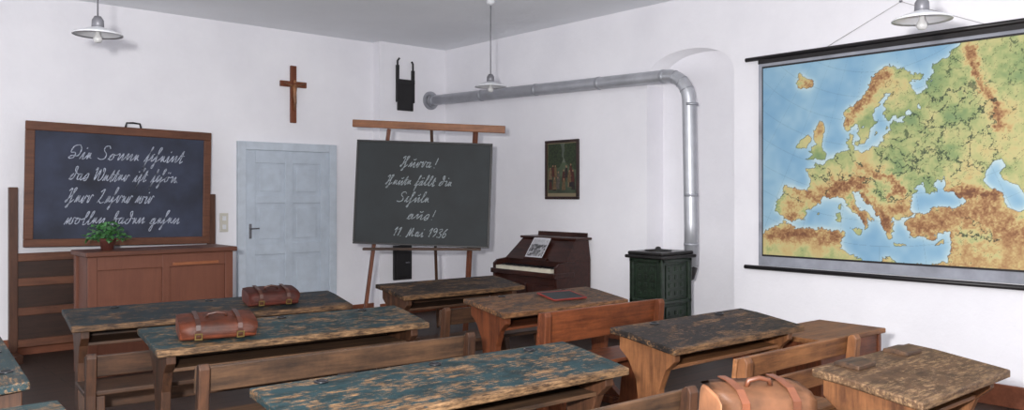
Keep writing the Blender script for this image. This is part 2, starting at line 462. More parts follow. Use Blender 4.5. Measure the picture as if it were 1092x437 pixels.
for x in (-0.10, BW+0.005):
    bx('stand_post', 'standx', t, x, x+0.065, 0.0, 0.07, 0, 1.52 if x < 0 else 1.46)
    bx('stand_foot', 'standx', t, x, x+0.065, -0.22, 0.0, 0, 0.07)
for z in (0.90, 0.68, 0.42, 0.14): bx('stand_rail', 'framex', t, -0.035, BW+0.005, 0.005, 0.055, z-0.035, z+0.035)
for za, zb in ((0.17, 0.39), (0.45, 0.65), (0.71, 0.87)): bx('stand_panel', 'darkpanel', t, -0.035, BW+0.005, 0.02, 0.045, za, zb)

# ------------------------------------------------------------------ lectern
t = thing('lectern_desk', 'reddish-brown wooden teacher lectern with panelled front beside the blackboard', 'desk', (1.75, 7.0, 0))
LW, LD, LH = 1.17, 0.45, 1.0
mb = MB(); mb.box(0.02, LW-0.02, 0.03, LD-0.02, 0.02, LH-0.03)
for (a, b) in ((0.0, 0.07), (0.57, 0.63), (LW-0.07, LW)): mb.box(a, b, 0.01, 0.04, 0, LH-0.03, 0.004)
mb.box(0.07, LW-0.07, 0.012, 0.04, 0.85, LH-0.03, 0.004); mb.box(0.07, LW-0.07, 0.012, 0.04, 0.0, 0.14, 0.004)
for y in (0.02, LD-0.08): mb.box(0, 0.03, y, y+0.06, 0, LH-0.03, 0.004); mb.box(LW-0.03, LW, y, y+0.06, 0, LH-0.03, 0.004)
mb.build('lectern_body', 'lect', t)
mb = MB(); mb.box(-0.02, LW+0.03, -0.02, LD, LH-0.04, LH, 0.008); mb.build('lectern_top', 'lectx', t)
bx('front_molding', 'lectm', t, 0.65, 1.04, -0.0, 0.012, 0.86, 0.885, bev=0.003)

# plant
t = thing('potted_plant', 'small leafy green houseplant in a reddish pot on the lectern', 'plant', (1.95, 7.22, 1.0))
mb = MB(); mb.lathe([(0, 0), (0.045, 0), (0.06, 0.075), (0.066, 0.08), (0.066, 0.095), (0.055, 0.095), (0.053, 0.08), (0, 0.08)], seg=20)
mb.build('plant_pot', 'pot', t)
mb = MB()
for i in range(150):
    a = random.uniform(0, 2*pi); el = random.uniform(-0.25, 1.4); R = random.uniform(0.07, 0.19)
    c = Vector((math.cos(a)*math.cos(el)*R, math.sin(a)*math.cos(el)*R*0.9, 0.10+math.sin(el)*R*0.75))
    l = random.uniform(0.03, 0.055); w = l*0.42
    R3 = Euler((random.uniform(-0.7, 0.7), random.uniform(-0.9, 0.9), a)).to_matrix()
    pts = [(-l*.5, 0, 0), (0, w*.8, .006), (l*.3, w*.7, .004), (l*.6, 0, -.008), (l*.3, -w*.7, .004), (0, -w*.8, .006)]
    mb._f([mb._v(c+R3 @ Vector(p)) for p in pts])
for i in range(16):
    a = i*2*pi/16; mb.tube([(0, 0, 0.07), (math.cos(a)*0.05, math.sin(a)*0.05, 0.14), (math.cos(a)*0.13, math.sin(a)*0.13, 0.17)], 0.0025, 5)
mb.build('plant_foliage', 'leaf', t, recalc=False)

# ------------------------------------------------------------------ crucifix
t = thing('crucifix', 'wooden crucifix with small bronze figure hanging on the white wall', 'crucifix', (4.228, YB, 2.26))
mb = MB(); mb.box(-0.035, 0.035, -0.03, 0, 0, 0.64, 0.005); mb.box(-0.158, 0.158, -0.032, -0.002, 0.40, 0.465, 0.005)
mb.build('cross', 'crossw', t)
mb = MB()
mb.tube([(0, -0.045, 0.14), (0.006, -0.055, 0.22), (0, -0.05, 0.29), (0, -0.05, 0.34), (0, -0.05, 0.40), (0, -0.055, 0.43)], [0.010, 0.016, 0.022, 0.020, 0.028, 0.012], 10)
mb.tube([(-0.12, -0.04, 0.445), (-0.06, -0.05, 0.42), (0, -0.052, 0.405), (0.06, -0.05, 0.42), (0.12, -0.04, 0.445)], [0.007, 0.009, 0.012, 0.009, 0.007], 8)
mb.lathe([(0, -0.022), (0.013, -0.015), (0.017, 0), (0.013, 0.017), (0, 0.023)], (0.0, -0.06, 0.455), 12)
mb.build('figure', 'bronze', t)

# ------------------------------------------------------------------ chimney iron parts
t = thing('iron_chimney_bracket', 'tall black forked iron bracket mounted high on the chimney breast', 'bracket', (5.50, YP, 2.48))
mb = MB(); mb.box(0.02, 0.24, -0.035, 0, 0, 0.36, 0.006); mb.box(0.0, 0.26, -0.04, 0, 0.33, 0.38, 0.006); mb.box(0.0, 0.035, -0.035, 0, 0.1, 0.55, 0.004); mb.box(0.225, 0.26, -0.035, 0, 0.1, 0.50, 0.004)
mb.tube([(0.018, -0.018, 0.53), (0.018, -0.018, 0.60), (0.045, -0.018, 0.635)], 0.012, 8); mb.tube([(0.243, -0.018, 0.48), (0.243, -0.018, 0.58), (0.225, -0.018, 0.61)], 0.012, 8)
mb.build('bracket_body', 'black', t)
t = thing('soot_door', 'black iron chimney cleaning door low on the chimney breast', 'soot door', (5.46, YP, 0.42))
mb = MB(); mb.box(0, 0.26, -0.03, 0, 0, 0.42, 0.005); mb.box(0.03, 0.23, -0.04, -0.03, 0.03, 0.39, 0.005); mb.build('door_plate', 'black', t)
mb = MB(); mb.tube([(0.20, -0.04, 0.21), (0.20, -0.065, 0.21), (0.15, -0.065, 0.21)], 0.008, 8); mb.build('latch', 'grey', t)

# ------------------------------------------------------------------ easel blackboard
ex = thing('easel_blackboard', 'dark blackboard with German chalk writing on a wooden easel', 'easel blackboard', (4.77, 6.73, 0), (0, 0, math.radians(-43.5)))
rb = Matrix.Translation((0, -0.07, 1.465)) @ Matrix.Rotation(math.radians(1.9), 4, 'Y') @ Matrix.Rotation(math.radians(-3), 4, 'X')
mb = MB(); mb.mat = rb; mb.box(-0.675, 0.675, -0.012, 0.012, -0.515, 0.515, 0.003); mb.build('board_surface', 'slate2', ex)
mb = MB(); mb.mat = rb
for a in ((-0.68, 0.68, -0.52, -0.50), (-0.68, 0.68, 0.50, 0.52), (-0.68, -0.66, -0.50, 0.50), (0.66, 0.68, -0.50, 0.50)):
    mb.box(a[0], a[1], -0.018, 0.016, a[2], a[3], 0.004)
mb.build('board_frame', 'black', ex)
yy = -0.0135
write_line(ex, rb, 'chalk2', 'Hurra!', -0.24, 0.12, 0.26, 0.054, yy)
write_line(ex, rb, 'chalk2', 'Heute fällt die', -0.38, 0.28, 0.08, 0.048, yy)
write_line(ex, rb, 'chalk2', 'Schule', -0.26, 0.06, -0.09, 0.050, yy)
write_line(ex, rb, 'chalk2', 'aus!', -0.15, 0.12, -0.26, 0.052, yy)
write_line(ex, rb, 'chalk2', '11. Mai 1936', -0.29, 0.25, -0.43, 0.048, yy)
mb = MB(); mb.mat = Matrix.Translation((0.05, 0, 2.14)) @ Matrix.Rotation(math.radians(2.6), 4, 'Y')
mb.box(-0.77, 0.77, -0.02, 0.02, -0.037, 0.037, 0.006); mb.build('cross_bar', 'easel', ex)
def slant(mb, p0, p1, w, dpt):
    p0 = Vector(p0); p1 = Vector(p1); dirv = (p1-p0); L = dirv.length
    qn = dirv.to_track_quat('Z', 'Y')
    mb.box(-w/2, w/2, -dpt/2, dpt/2, 0, L, 0.005, Matrix.Translation(p0) @ qn.to_matrix().to_4x4())
for (xa, xb) in ((-0.62, -0.36), (0.42, 0.52)):
    mb = MB(); slant(mb, (xa, -0.055, 0), (xb, 0.045, 2.12), 0.05, 0.035)
    mb.build('easel_leg', 'redz', ex)
mb = MB(); slant(mb, (0.05, 0.75, 0), (0.07, 0.06, 2.12), 0.03, 0.03); mb.build('rear_leg', 'woodz', ex)
bx('ledge', 'woodx', ex, -0.60, 0.58, -0.10, -0.03, 0.90, 0.925)

# ------------------------------------------------------------------ painted sheets
def paint_grid(name, y0, y1, z0, z1, nu, nv, fn, xpos, parent=None):
    us = np.linspace(y1, y0, nu); vs = np.linspace(z0, z1, nv)
    U, V = np.meshgrid(us, vs)
    rgb = fn(U.ravel(), V.ravel())
    verts = np.stack([np.full(U.size, xpos), U.ravel(), V.ravel()], 1)
    i = np.arange(nu-1); j = np.arange(nv-1)
    I, J = np.meshgrid(i, j); a = (J*nu+I).ravel()
    faces = np.stack([a, a+1, a+1+nu, a+nu], 1)
    me = bpy.data.meshes.new(name)
    me.from_pydata(verts.tolist(), [], faces.tolist())
    at = me.color_attributes.new('paint', 'FLOAT_COLOR', 'POINT')
    c = np.clip(rgb/255.0, 0, 1); c = np.where(c <= 0.04045, c/12.92, ((c+0.055)/1.055)**2.4)
    c4 = np.concatenate([c, np.ones((c.shape[0], 1))], 1).astype(np.float32)
    at.data.foreach_set('color', c4.ravel())
    me.materials.append(M['print'])
    o = bpy.data.objects.new(name, me); COL.objects.link(o)
    if parent: o.parent = parent
    return o
def vnoise(x, y, f, seed=0):
    rs = np.random.RandomState(seed); g = rs.rand(128, 128)
    X = x*f; Y = y*f; xi = np.floor(X).astype(int); yi = np.floor(Y).astype(int)
    fx = X-xi; fy = Y-yi; fx = fx*fx*(3-2*fx); fy = fy*fy*(3-2*fy)
    a = g[yi % 128, xi % 128]; b = g[yi % 128, (xi+1) % 128]; c = g[(yi+1) % 128, xi % 128]; d_ = g[(yi+1) % 128, (xi+1) % 128]
    return (a*(1-fx)+b*fx)*(1-fy)+(c*(1-fx)+d_*fx)*fy
def inpoly(x, y, poly):
    r = np.zeros(x.shape, bool); n = len(poly)
    for i in range(n):
        x1, y1 = poly[i]; x2, y2 = poly[(i+1) % n]
        if y1 == y2: continue
        c = ((y1 > y) != (y2 > y)) & (x < (x2-x1)*(y-y1)/(y2-y1)+x1)
        r ^= c
    return r
def pdist(x, y, line):
    best = np.full(x.shape, 1e9)
    for (x1, y1), (x2, y2) in zip(line, line[1:]):
        dx, dy = x2-x1, y2-y1; l2 = dx*dx+dy*dy+1e-12
        t_ = np.clip(((x-x1)*dx+(y-y1)*dy)/l2, 0, 1)
        best = np.minimum(best, np.hypot(x-x1-t_*dx, y-y1-t_*dy))
    return best
LON0, NC, GC = 20.0, 0.788, 96.8
def proj(p):
    r = GC-p[1]; th = math.radians(NC*(p[0]-LON0)); return (r*math.sin(th), -r*math.cos(th))
EUR = [(28,71),(25,71),(20,70),(16,68.5),(13,66),(11,64.5),(8,63),(5,62),(5,60),(6,58.2),(8,58),(10,59.2),(11,59),(12,57.5),(13,55.5),(14.3,55.5),(16,56.5),(17,58.7),(19,60),(17.2,61),(17.5,62.5),(21,64),(22.2,65.8),(25,65.2),(22,63.2),(21.4,61),(23,60),(27,60.4),(30,60),(28,59.5),(24,59.4),(23.5,58.5),(24.3,57.8),(22.5,57.6),(21,57),(21,55.5),(19.8,54.5),(18.6,54.6),(16,54.3),(14,54),(11,54),(10.8,54.4),(9.9,55),(10.5,57.4),(8.3,57),(8.1,55.5),(8.8,54),(7,53.6),(5,53.3),(4,52),(2.5,51.1),(1.6,50.3),(0,49.5),(-1.3,49.7),(-1.5,48.7),(-4.7,48.5),(-3,47.5),(-1.2,46),(-1.4,43.6),(-4,43.5),(-9,43.4),(-8.8,41),(-9.4,38.8),(-8.8,37.1),(-6.5,36.9),(-5.6,36.1),(-2.2,36.8),(-.5,37.8),(0,39),(-.2,40),(3.1,41.9),(3,43.2),(4.8,43.4),(7.3,43.7),(9,44.4),(10.5,43),(12.3,41.7),(14.2,40.8),(15.8,40),(16,38.1),(17,39),(16.8,40.4),(18.4,39.9),(18,40.8),(16,41.6),(14,42.7),(13.5,43.7),(12.3,44.7),(12.5,45.5),(13.7,45.6),(14.5,45),(15.5,44),(17.5,43),(19.4,41.8),(19.4,40.5),(21,38.8),(21.5,37),(22.8,36.5),(23.2,37.6),(24,38),(22.8,39.3),(22.8,40.4),(24,40.2),(26,40.8),(27,40.6),(28.9,41.1),(28,42),(28,43.3),(29,44.8),(30.5,46.3),(32,46.5),(32.7,45.9),(33.5,44.5),(35.3,45),(35,46.2),(38.5,47.2),(38,46),(37,45),(39.5,43.7),(41.5,42),(41.3,41.4),(38,41),(35,42),(31.5,41.2),(29.2,41.1),(29,40.5),(27,40.2),(26.2,39.4),(27,38.3),(27.3,37),(30.5,36.5),(32,36.1),(34.5,36.7),(36,36.6),(35.8,34.7),(35,32.8),(34.2,31.3),(32,31.2),(29.5,31),(25,31.7),(23,32.6),(20.5,32.7),(20,31),(19,30.3),(15.5,32.3),(11,33.2),(10.2,34.5),(11,37),(9.7,37.3),(5,36.8),(0,35.9),(-2.2,35.1),(-5.3,35.8),(-6.5,34.5),(-9.5,32),(-10,29),(-15,20),(0,5),(30,0),(60,5),(90,15),(95,60),(80,78),(68,72),(64,69.5),(60,69),(54,68.5),(46,68),(44,66),(40,64.7),(36,64),(34.5,65.5),(33,66.7),(40,66.3),(41,67),(35,69),(30,70)]
ISL = [[(-5.5,50),(-3,50.5),(1.3,51.2),(1.7,52.6),(0,53),(-1.5,55),(-2,57.5),(-3.2,58.6),(-5,58.5),(-6,56.5),(-4.8,54.8),(-3,54),(-4.5,53.2),(-4.2,52.2),(-5.2,51.8),(-3,51.4)],
[(-6.2,52.2),(-10,51.7),(-9.8,53.5),(-8.3,54.5),(-7.3,55.3),(-5.6,54.6),(-6.1,53.4)],
[(-22.5,64),(-19,63.4),(-14,64.8),(-15,66.2),(-18.5,66),(-21,66),(-23,66.3),(-24,65.6),(-22,65)],
[(12.5,38),(15.5,38.2),(15.1,36.7)],[(8.3,39),(9.7,39.2),(9.6,41),(8.3,40.9)],[(8.6,41.6),(9.4,41.5),(9.4,42.9),(8.7,42.4)],
[(23.5,35.6),(23.6,35.1),(26.3,35),(26.2,35.4)],[(32.4,34.8),(34,34.9),(34.4,35.6),(33,35.4)],[(11,55.2),(12.5,55.2),(12.5,56),(11,55.9)],[(18.2,57),(19,57.6),(18.6,57.9)],[(2.5,39.5),(3.3,39.4),(3.1,39.9)],[(22,58.2),(23.2,58.5),(22.5,59)]]
WAT = [[(47,44.5),(47.5,42.8),(49.5,41),(49,38.5),(51,36.8),(54,37),(53.5,40),(53,41.5),(51,43),(51,44.6),(53,45.3),(53,46.8),(51,47),(49,46.3)],
[(30.3,60.2),(32.8,60.4),(32,61.5),(30.2,61.2)],[(34.5,61.2),(36,61),(35.5,62.3)],[(12.6,58.6),(14,58.6),(13.7,59.2)],[(58,44),(61,44),(61,46.5),(58.5,46)]]
MTN = [([(6.3,44.5),(7.5,46),(11,46.8),(15,47.2)], 1.1, 1.2), ([(-1.2,43),(2.5,42.5)], .7, .95), ([(-6,42.5),(-3,41),(-5,40)], 2.1, .6), ([(-4.5,37.5),(-2,38)], 1.2, .8),
([(7,60),(9,62),(14,65.5),(18,68.3),(22,69.5)], .9, .95), ([(18,49.2),(22,49),(25,47.5),(26,45.8),(23,45.4)], .6, 1.0), ([(14.5,45.3),(18,43.5),(20.5,42),(21.5,40),(22,38.5)], .9, .9),
([(23,42),(26,42.6)], .8, .75), ([(9.5,44.4),(12,43.5),(14,42),(16,39.8)], .5, .85), ([(38.5,44),(43,43),(48,41.3)], .8, 1.3), ([(29,38.5),(34,38.7),(40,39.5),(45,39)], 2.3, .8), ([(45,37),(49,34),(53,31)], 2.4, .9),
([(-8,31.5),(-3,34),(4,35.5),(9,35.8)], 1.3, .85), ([(57,52),(59,56),(59,60),(60,64),(64,67)], .55, 1.0), ([(2.5,45.2),(4,44.5)], 1.0, .5), ([(13,50.3),(15.5,50.8),(17,50)], .8, .5), ([(-4.5,57),(-4.8,57.3)], .8, .5), ([(-19,64.8),(-17,65)], 1.6, .7), ([(35,33),(36.5,36)], .7, .7),([(44,27),(40,31),(30,27)], 4.5, .4)]
RIV = [[(33,57),(37,57),(44,56.3),(49,55.5),(48.5,53),(46,51),(45,48.7),(48,46)],[(33,55),(31,52),(30.5,50.3),(34,48.5),(33,46.7)],[(38,54),(39.5,51),(42,49.5),(43.5,48.5),(40,47.3)],[(8.5,48),(12,48.8),(16.5,48.1),(19,47.5),(19,45.3),(22,44.6),(26,43.8),(28,45.2)],
[(28,53),(25,54.5),(21.5,55.2)],[(19,50),(21,52.3),(18.8,54.2)],[(15,50.5),(12.5,51.8),(9,53.8)],[(8,47.5),(7.7,49),(7,51),(4.5,52)],[(4.5,47),(1,47.6),(-1.5,47.2)],[(5,47.5),(3.5,49.3),(.5,49.4)],[(5,47),(4.8,43.6)],[(-2,41.5),(-6,41.3),(-8.5,41.1)],[(38,36.5),(41,35),(45,33)],[(40,38.8),(43,36),(45,33)],
[(52,58),(56,60),(50,62),(42,61.5),(40,64.5)],[(55,57),(52,55.8),(49,55.5)],[(57,66),(54,68)],[(58,55),(55,53),(53,51.5),(52,47.2)],[(46,60),(40,59),(38.5,58)],[(31,31),(31,27),(33,24)],[(27,52),(32,51.5),(36,53),(40,52)],[(22,53),(26,51),(30,50)],[(36,57),(34,60),(32,60.3)],[(44,52),(48,52),(52,53)],[(24,56),(28,56),(32,56)],
[(35,55),(37,58),(40,59)],[(30,50),(27,49),(24,49.5)],[(40,52),(40,54.5),(44,56.3)],[(36,49),(38,50),(38,52)],[(60,57),(56,57),(53,56)],[(47,57),(48,59),(52,60)]]
NU, NV = 560, 400
def europe(U, V):
    x = (2.80-U)/0.0381; y = (V-3.415)/0.0381
    def fb(f, s): return (vnoise(x+50, y+90, f, s)-.5)
    wx = fb(1.1, 5)*0.8+fb(2.6, 6)*0.5+fb(5.5, 16)*.3
    wy = fb(1.1, 7)*0.8+fb(2.6, 8)*0.5+fb(5.5, 18)*.3
    land = inpoly(x+wx, y+wy, [proj(p) for p in EUR])
    for p in ISL: land |= inpoly(x+wx*.6, y+wy*.6, [proj(q_) for q_ in p])
    for p in WAT: land &= ~inpoly(x+wx*.4, y+wy*.4, [proj(q_) for q_ in p])
    el = np.zeros(x.shape)
    for ln, w, h in MTN:
        dd = pdist(x+wx*1.4, y+wy*1.4, [proj(q_) for q_ in ln]); el = np.maximum(el, h*(0.75*np.exp(-(dd/w)**2*0.7)+0.25*np.exp(-(dd/w)**2*0.12)))
    n1 = vnoise(x+60, y+80, .3, 1); n2 = vnoise(x+60, y+80, 1.2, 2); n3 = vnoise(x+60, y+80, 3.4, 3); n4 = vnoise(x+60, y+80, 7.5, 4)
    tex = 0.12+.42*n2+.52*n3+.42*n4
    el = el*tex+0.42*n1+0.16*n2+.08*n3-0.12
    lat = GC-np.hypot(x, y); el += np.where((lat < 34) & (y < -58), 0.12, 0)
    stops = np.array([-.05, .12, .24, .36, .52, .75, 1.05, 1.4]); cols = np.array([(110,136,94),(138,154,102),(166,170,116),(188,180,126),(190,166,114),(166,130,88),(138,96,64),(108,70,48)], float)
    rgb = np.stack([np.interp(el, stops, cols[:, k]) for k in range(3)], 1)
    mk = land.reshape(NV, NU).astype(float)
    for _ in range(3):
        k = 7; c = np.cumsum(np.pad(mk, ((k+1, k), (0, 0)), mode='edge'), 0); mk = (c[2*k+1:]-c[:-2*k-1])/(2*k+1)
        c = np.cumsum(np.pad(mk, ((0, 0), (k+1, k)), mode='edge'), 1); mk = (c[:, 2*k+1:]-c[:, :-2*k-1])/(2*k+1)
    sh = np.clip(mk.ravel()*1.6, 0, 1)
    s = vnoise(x+60, y+80, .2, 9)*.7+vnoise(x+60, y+80, .8, 10)*.3
    s = np.clip(s*.55+sh*.75, 0, 1)
    sea = np.stack([np.interp(s, [.1, .5, .9], [116, 146, 182]), np.interp(s, [.1, .5, .9], [158, 180, 202]), np.interp(s, [.1, .5, .9], [188, 198, 206])], 1)
    m = land[:, None]; rgb = np.where(m, rgb, sea)
    riv = np.full(x.shape, 1e9)
    for ln in RIV: riv = np.minimum(riv, pdist(x+wx*1.5, y+wy*1.5, [proj(q_) for q_ in ln]))
    k = (riv < 0.14) & land; rgb[k] = rgb[k]*0.4+np.array([12, 30, 30])*0.5
    for sd, fr in ((21, .55), (22, .8)):
        n = vnoise(x+60+wx, y+80+wy, fr, sd)
        k = (np.abs(n-.5) < .012) & land & (el < .55) & (x > 0); rgb[k] = rgb[k]*0.55+np.array([20, 40, 30])*0.3
    l2 = land.reshape(NV, NU); e = np.zeros_like(l2); e[1:, :] |= l2[1:, :] != l2[:-1, :]; e[:, 1:] |= l2[:, 1:] != l2[:, :-1]
    e = e.ravel(); rgb[e] = rgb[e]*.55+np.array([20, 30, 30])*.3
    lon = LON0+np.degrees(np.arctan2(x, -y))/NC
    k = ((np.abs((lat/5) % 1-.5) > .492) | (np.abs((lon/10) % 1-.5) > .4955)) & ~land; rgb[k] *= 0.88
    return rgb
mp = thing('wall_map', 'large rolled school map of Europe hanging on the wall', 'map', (0, 0, 0))
MY0, MY1 = 1.45, 3.84
MB().box(6.222, 6.228, MY0, MY1, 0.85, 2.60).build('map_cloth', 'mapcloth', mp)
paint_grid('map_print', MY0+0.05, MY1-0.045, 0.945, 2.53, NU, NV, europe, 6.219, mp)
for (ya, yb, za, zb) in ((MY0+.04, MY1-.035, 2.53, 2.545), (MY0+.04, MY1-.035, 0.93, 0.945), (MY1-.045, MY1-.035, .945, 2.53), (MY0+.04, MY0+.05, .945, 2.53)):
    bx('map_border_line', 'rod', mp, 6.2175, 6.222, ya, yb, za, zb, bev=0)
mb = MB(); mb.tube([(6.215, MY0-0.12, 2.625), (6.215, MY1+0.12, 2.62)], 0.018, 12); mb.box(6.213, 6.222, MY0, MY1, 2.57, 2.61); mb.build('top_rod', 'rod', mp)
mb = MB(); mb.tube([(6.215, MY0-0.12, 0.825), (6.215, MY1+0.13, 0.83)], 0.018, 12); mb.build('bottom_rod', 'rod', mp)
mb = MB(); mb.tube([(6.222, 3.24, 2.63), (6.235, 2.65, 2.90), (6.222, 2.05, 2.63)], 0.0025, 6); mb.build('hanging_cord', 'cord', mp)
mb = MB(); mb.tube([(6.225, 2.65, 2.90), (6.25, 2.65, 2.905)], 0.009, 8); mb.build('hook', 'grey', mp)

# framed picture on the side wall
def painting(U, V):
    u = (6.487-U)/0.5; v = (V-1.41)/0.63
    n = vnoise(u*10+3, v*12+3, 1, 31); n2 = vnoise(u*40+3, v*50+3, 1, 32)
    base = np.stack([50+30*n+20*v, 58+34*n+26*v, 46+24*n+16*v], 1)
    sky = (v > .62)
    base[sky] = np.stack([84+40*n, 92+36*n, 84+26*n], 1)[sky]
    tree = (np.hypot((u-.22)/.28, (v-.78)/.24) < 1+.3*n) | (np.hypot((u-.85)/.26, (v-.8)/.24) < 1+.3*n)
    base[tree] = np.stack([34+30*n2, 46+30*n2, 30+18*n2], 1)[tree]
    rs = np.random.RandomState(5)
    for i in range(20):
        cx = .14+.72*rs.rand(); cy = .24+.28*rs.rand(); c = np.array([(120,96,66),(130,108,82),(84,40,32),(50,40,36),(96,88,80),(36,32,38)][rs.randint(6)], float)
        k = (np.abs(u-cx) < .028*(1.5-(v-cy)/.2)) & (v > cy-.11) & (v < cy+.06); base[k] = c*(.8+.3*n2[k])[:, None]
        k = np.hypot((u-cx), (v-cy-.08)*1.26) < .020; base[k] = (160, 122, 94)
    e = (u < .07) | (u > .93) | (v < .1) | (v > .945); base[e] = (150, 136, 108)
    return base*0.85
t = thing('framed_picture', 'dark-framed colour print of a crowd of people on the wall', 'picture', (0, 0, 0))
paint_grid('picture_print', 6.0, 6.475, 1.425, 2.025, 120, 150, painting, 6.236, t)
mb = MB()
for a in ((5.985, 6.49, 1.405, 1.435), (5.985, 6.49, 2.015, 2.045), (5.985, 6.015, 1.435, 2.015), (6.46, 6.49, 1.435, 2.015)): mb.box(6.222, 6.25, *a, 0.004)
mb.build('picture_frame', 'frame', t)

# ------------------------------------------------------------------ stove + pipe
t = thing('iron_stove', 'small dark green cast-iron stove with ornamented sides by the niche', 'stove', (5.6, 4.39, 0))
SX, SY = 0.43, 0.365
mb = MB()
mb.box(0.02, SX-0.02, 0.02, SY-0.02, 0.14, 0.90, 0.008)
for x in (0.0, SX-0.05):
    for y in (0.0, SY-0.05): mb.box(x, x+0.05, y, y+0.05, 0.10, 0.90, 0.012)
for z in (0.12, 0.50, 0.86): mb.box(0.0, SX, 0.0, SY, z, z+0.035, 0.008)
mb.build('stove_body', 'stove', t)
mb = MB()
for (z0, z1) in ((0.17, 0.48), (0.55, 0.84)):
    mb.box(0.008, 0.022, 0.07, SY-0.07, z0, z1, 0.005); mb.box(0.07, SX-0.07, 0.008, 0.022, z0, z1, 0.005)
    for k in range(3):
        for j in range(4):
            yy = 0.11+k*0.07; zz = z0+0.045+j*0.07
            mb.box(0.0, 0.012, yy-0.018, yy+0.018, zz-0.02, zz+0.02, 0.006)
            xx = 0.12+k*0.085; mb.box(xx-0.02, xx+0.02, 0.0, 0.012, zz-0.02, zz+0.02, 0.006)
mb.build('ornament_plate', 'stove', t)
mb = MB(); mb.box(-0.03, SX+0.03, -0.03, SY+0.03, 0.895, 0.925, 0.01); mb.box(-0.01, SX+0.01, -0.01, SY+0.01, 0.925, 0.955, 0.01); mb.lathe([(0, 0.955), (0.12, 0.955), (0.12, 0.965), (0.03, 0.972), (0.02, 0.99), (0, 0.995)], (SX*.42, SY*.5, 0), 24)
mb.build('stove_top', 'stove2', t)
for x in (0.03, SX-0.03):
    for y in (0.03, SY-0.03):
        mb = MB(); mb.tube([(x, y, 0.13), (x+(0.02 if x > .2 else -.02), y, 0.06), (x, y, 0)], [0.025, 0.018, 0.022], 8)
        mb.build('stove_leg', 'stove2', t)
t = thing('stove_pipe', 'long zinc stove pipe running along the wall to the chimney', 'pipe', (0, 0, 0))
R = 0.062
A0 = Vector((6.02, 8.34, 2.635)); A1 = Vector((6.13, 4.75, 2.56)); Vx, Vy = 6.165, 4.50
pts = [A0, A1]
for i in range(1, 9):
    a = pi/2*i/8; pts.append(Vector((6.13+0.03*i/8, 4.75-0.23*math.sin(a), 2.56-0.23*(1-math.cos(a)))))
pts.append(Vector((Vx, Vy, 1.2))); pts.append(Vector((Vx, Vy, 0.80)))
MB().tube(pts, R, 24).build('pipe_tube', 'zinc', t)
for f in (0.02, 0.27, 0.52, 0.77, 0.99):
    c = A0.lerp(A1, f); dd = (A1-A0).normalized()
    mb = MB(); mb.tube([c-dd*0.02, c-dd*0.012, c+dd*0.012, c+dd*0.02], [R+.001, R+0.004, R+0.004, R+.001], 24); mb.build('pipe_collar', 'zinc2', t)
for a in (2, 4, 6):
    c = pts[1+a]; dd = (pts[2+a]-pts[a]).normalized(); mb = MB(); mb.tube([c-dd*0.005, c+dd*0.005], R+0.003, 24); mb.build('pipe_collar', 'zinc2', t)
for z in (2.28, 1.45, 1.0): mb = MB(); mb.tube([(Vx, Vy, z-0.012), (Vx, Vy, z+0.012)], R+0.004, 24); mb.build('pipe_collar', 'zinc2', t)
mb = MB(); mb.tube([(A0.x, YP, A0.z), (A0.x, YP-0.012, A0.z)], 0.115, 28); mb.tube([(A0.x, YP-0.012, A0.z), (A0.x+.002, YP-0.06, A0.z)], 0.075, 24)
mb.build('wall_flange', 'zinc2', t)
mb = MB(); mb.tube([(Vx, Vy, 0.80), (Vx-0.02, Vy+.01, 0.72), (6.035, 4.56, 0.68)], R, 20); mb.build('pipe_elbow', 'stove2', t)

# ------------------------------------------------------------------ harmonium
t = thing('harmonium', 'small dark mahogany harmonium with open keyboard against the wall', 'harmonium', (5.72, 5.80, 0))
HW = 0.98
low = [(0.06, 0), (0.06, 0.08), (0.0, 0.58), (0.0, 0.72), (0.05, 0.755), (0.18, 0.77), (0.50, 0.77), (0.50, 0)]
mb = MB()
mb.prism(low, 0, 0.035, 'y', 0.004); mb.prism(low, HW-0.035, HW, 'y', 0.004)
mb.box(0.10, 0.49, 0.035, HW-0.035, 0.05, 0.62, 0.004); mb.box(0.20, 0.49, 0.035, HW-0.035, 0.62, 0.77, 0.004)
for (a, b) in ((0.10, 0.44), (0.54, 0.88)): mb.box(0.085, 0.10, a, b, 0.15, 0.52, 0.006)
mb.build('harmonium_body', 'harm', t)
mb = MB(); mb.box(-0.03, 0.26, -0.005, HW+.005, 0.615, 0.665, 0.006); mb.build('key_bed', 'harm', t)
mb = MB(); nk = 30; w = (HW-0.14)/nk
for i in range(nk): mb.box(-0.015, 0.155, 0.07+i*w+0.001, 0.07+(i+1)*w-0.001, 0.665, 0.700)
mb.mi = 1
for i in range(nk-1):
    if i % 7 not in (2, 6): mb.box(0.055, 0.155, 0.07+(i+1)*w-0.007, 0.07+(i+1)*w+0.007, 0.700, 0.715)
mb.build('keyboard', ['ivory', 'ink'], t)
# upper case with sloping front and ends
mb = MB()
b0 = [(0.14, 0.0, 0.77), (0.50, 0.0, 0.77), (0.50, 0.93, 0.77), (0.14, 0.93, 0.77)]
b1 = [(0.30, 0.03, 0.985), (0.50, 0.03, 0.985), (0.50, 0.82, 0.985), (0.30, 0.82, 0.985)]
A = [mb._v(p) for p in b0]; B = [mb._v(p) for p in b1]
mb._f(list(reversed(A))); mb._f(B)
for i in range(4): mb._f((A[i], A[(i+1) % 4], B[(i+1) % 4], B[i]))
mb.build('upper_case', 'harm', t)
mb = MB(); mb.box(0.28, 0.525, 0.0, 0.85, 0.985, 1.01, 0.008); mb.build('harmonium_lid', 'harm', t)
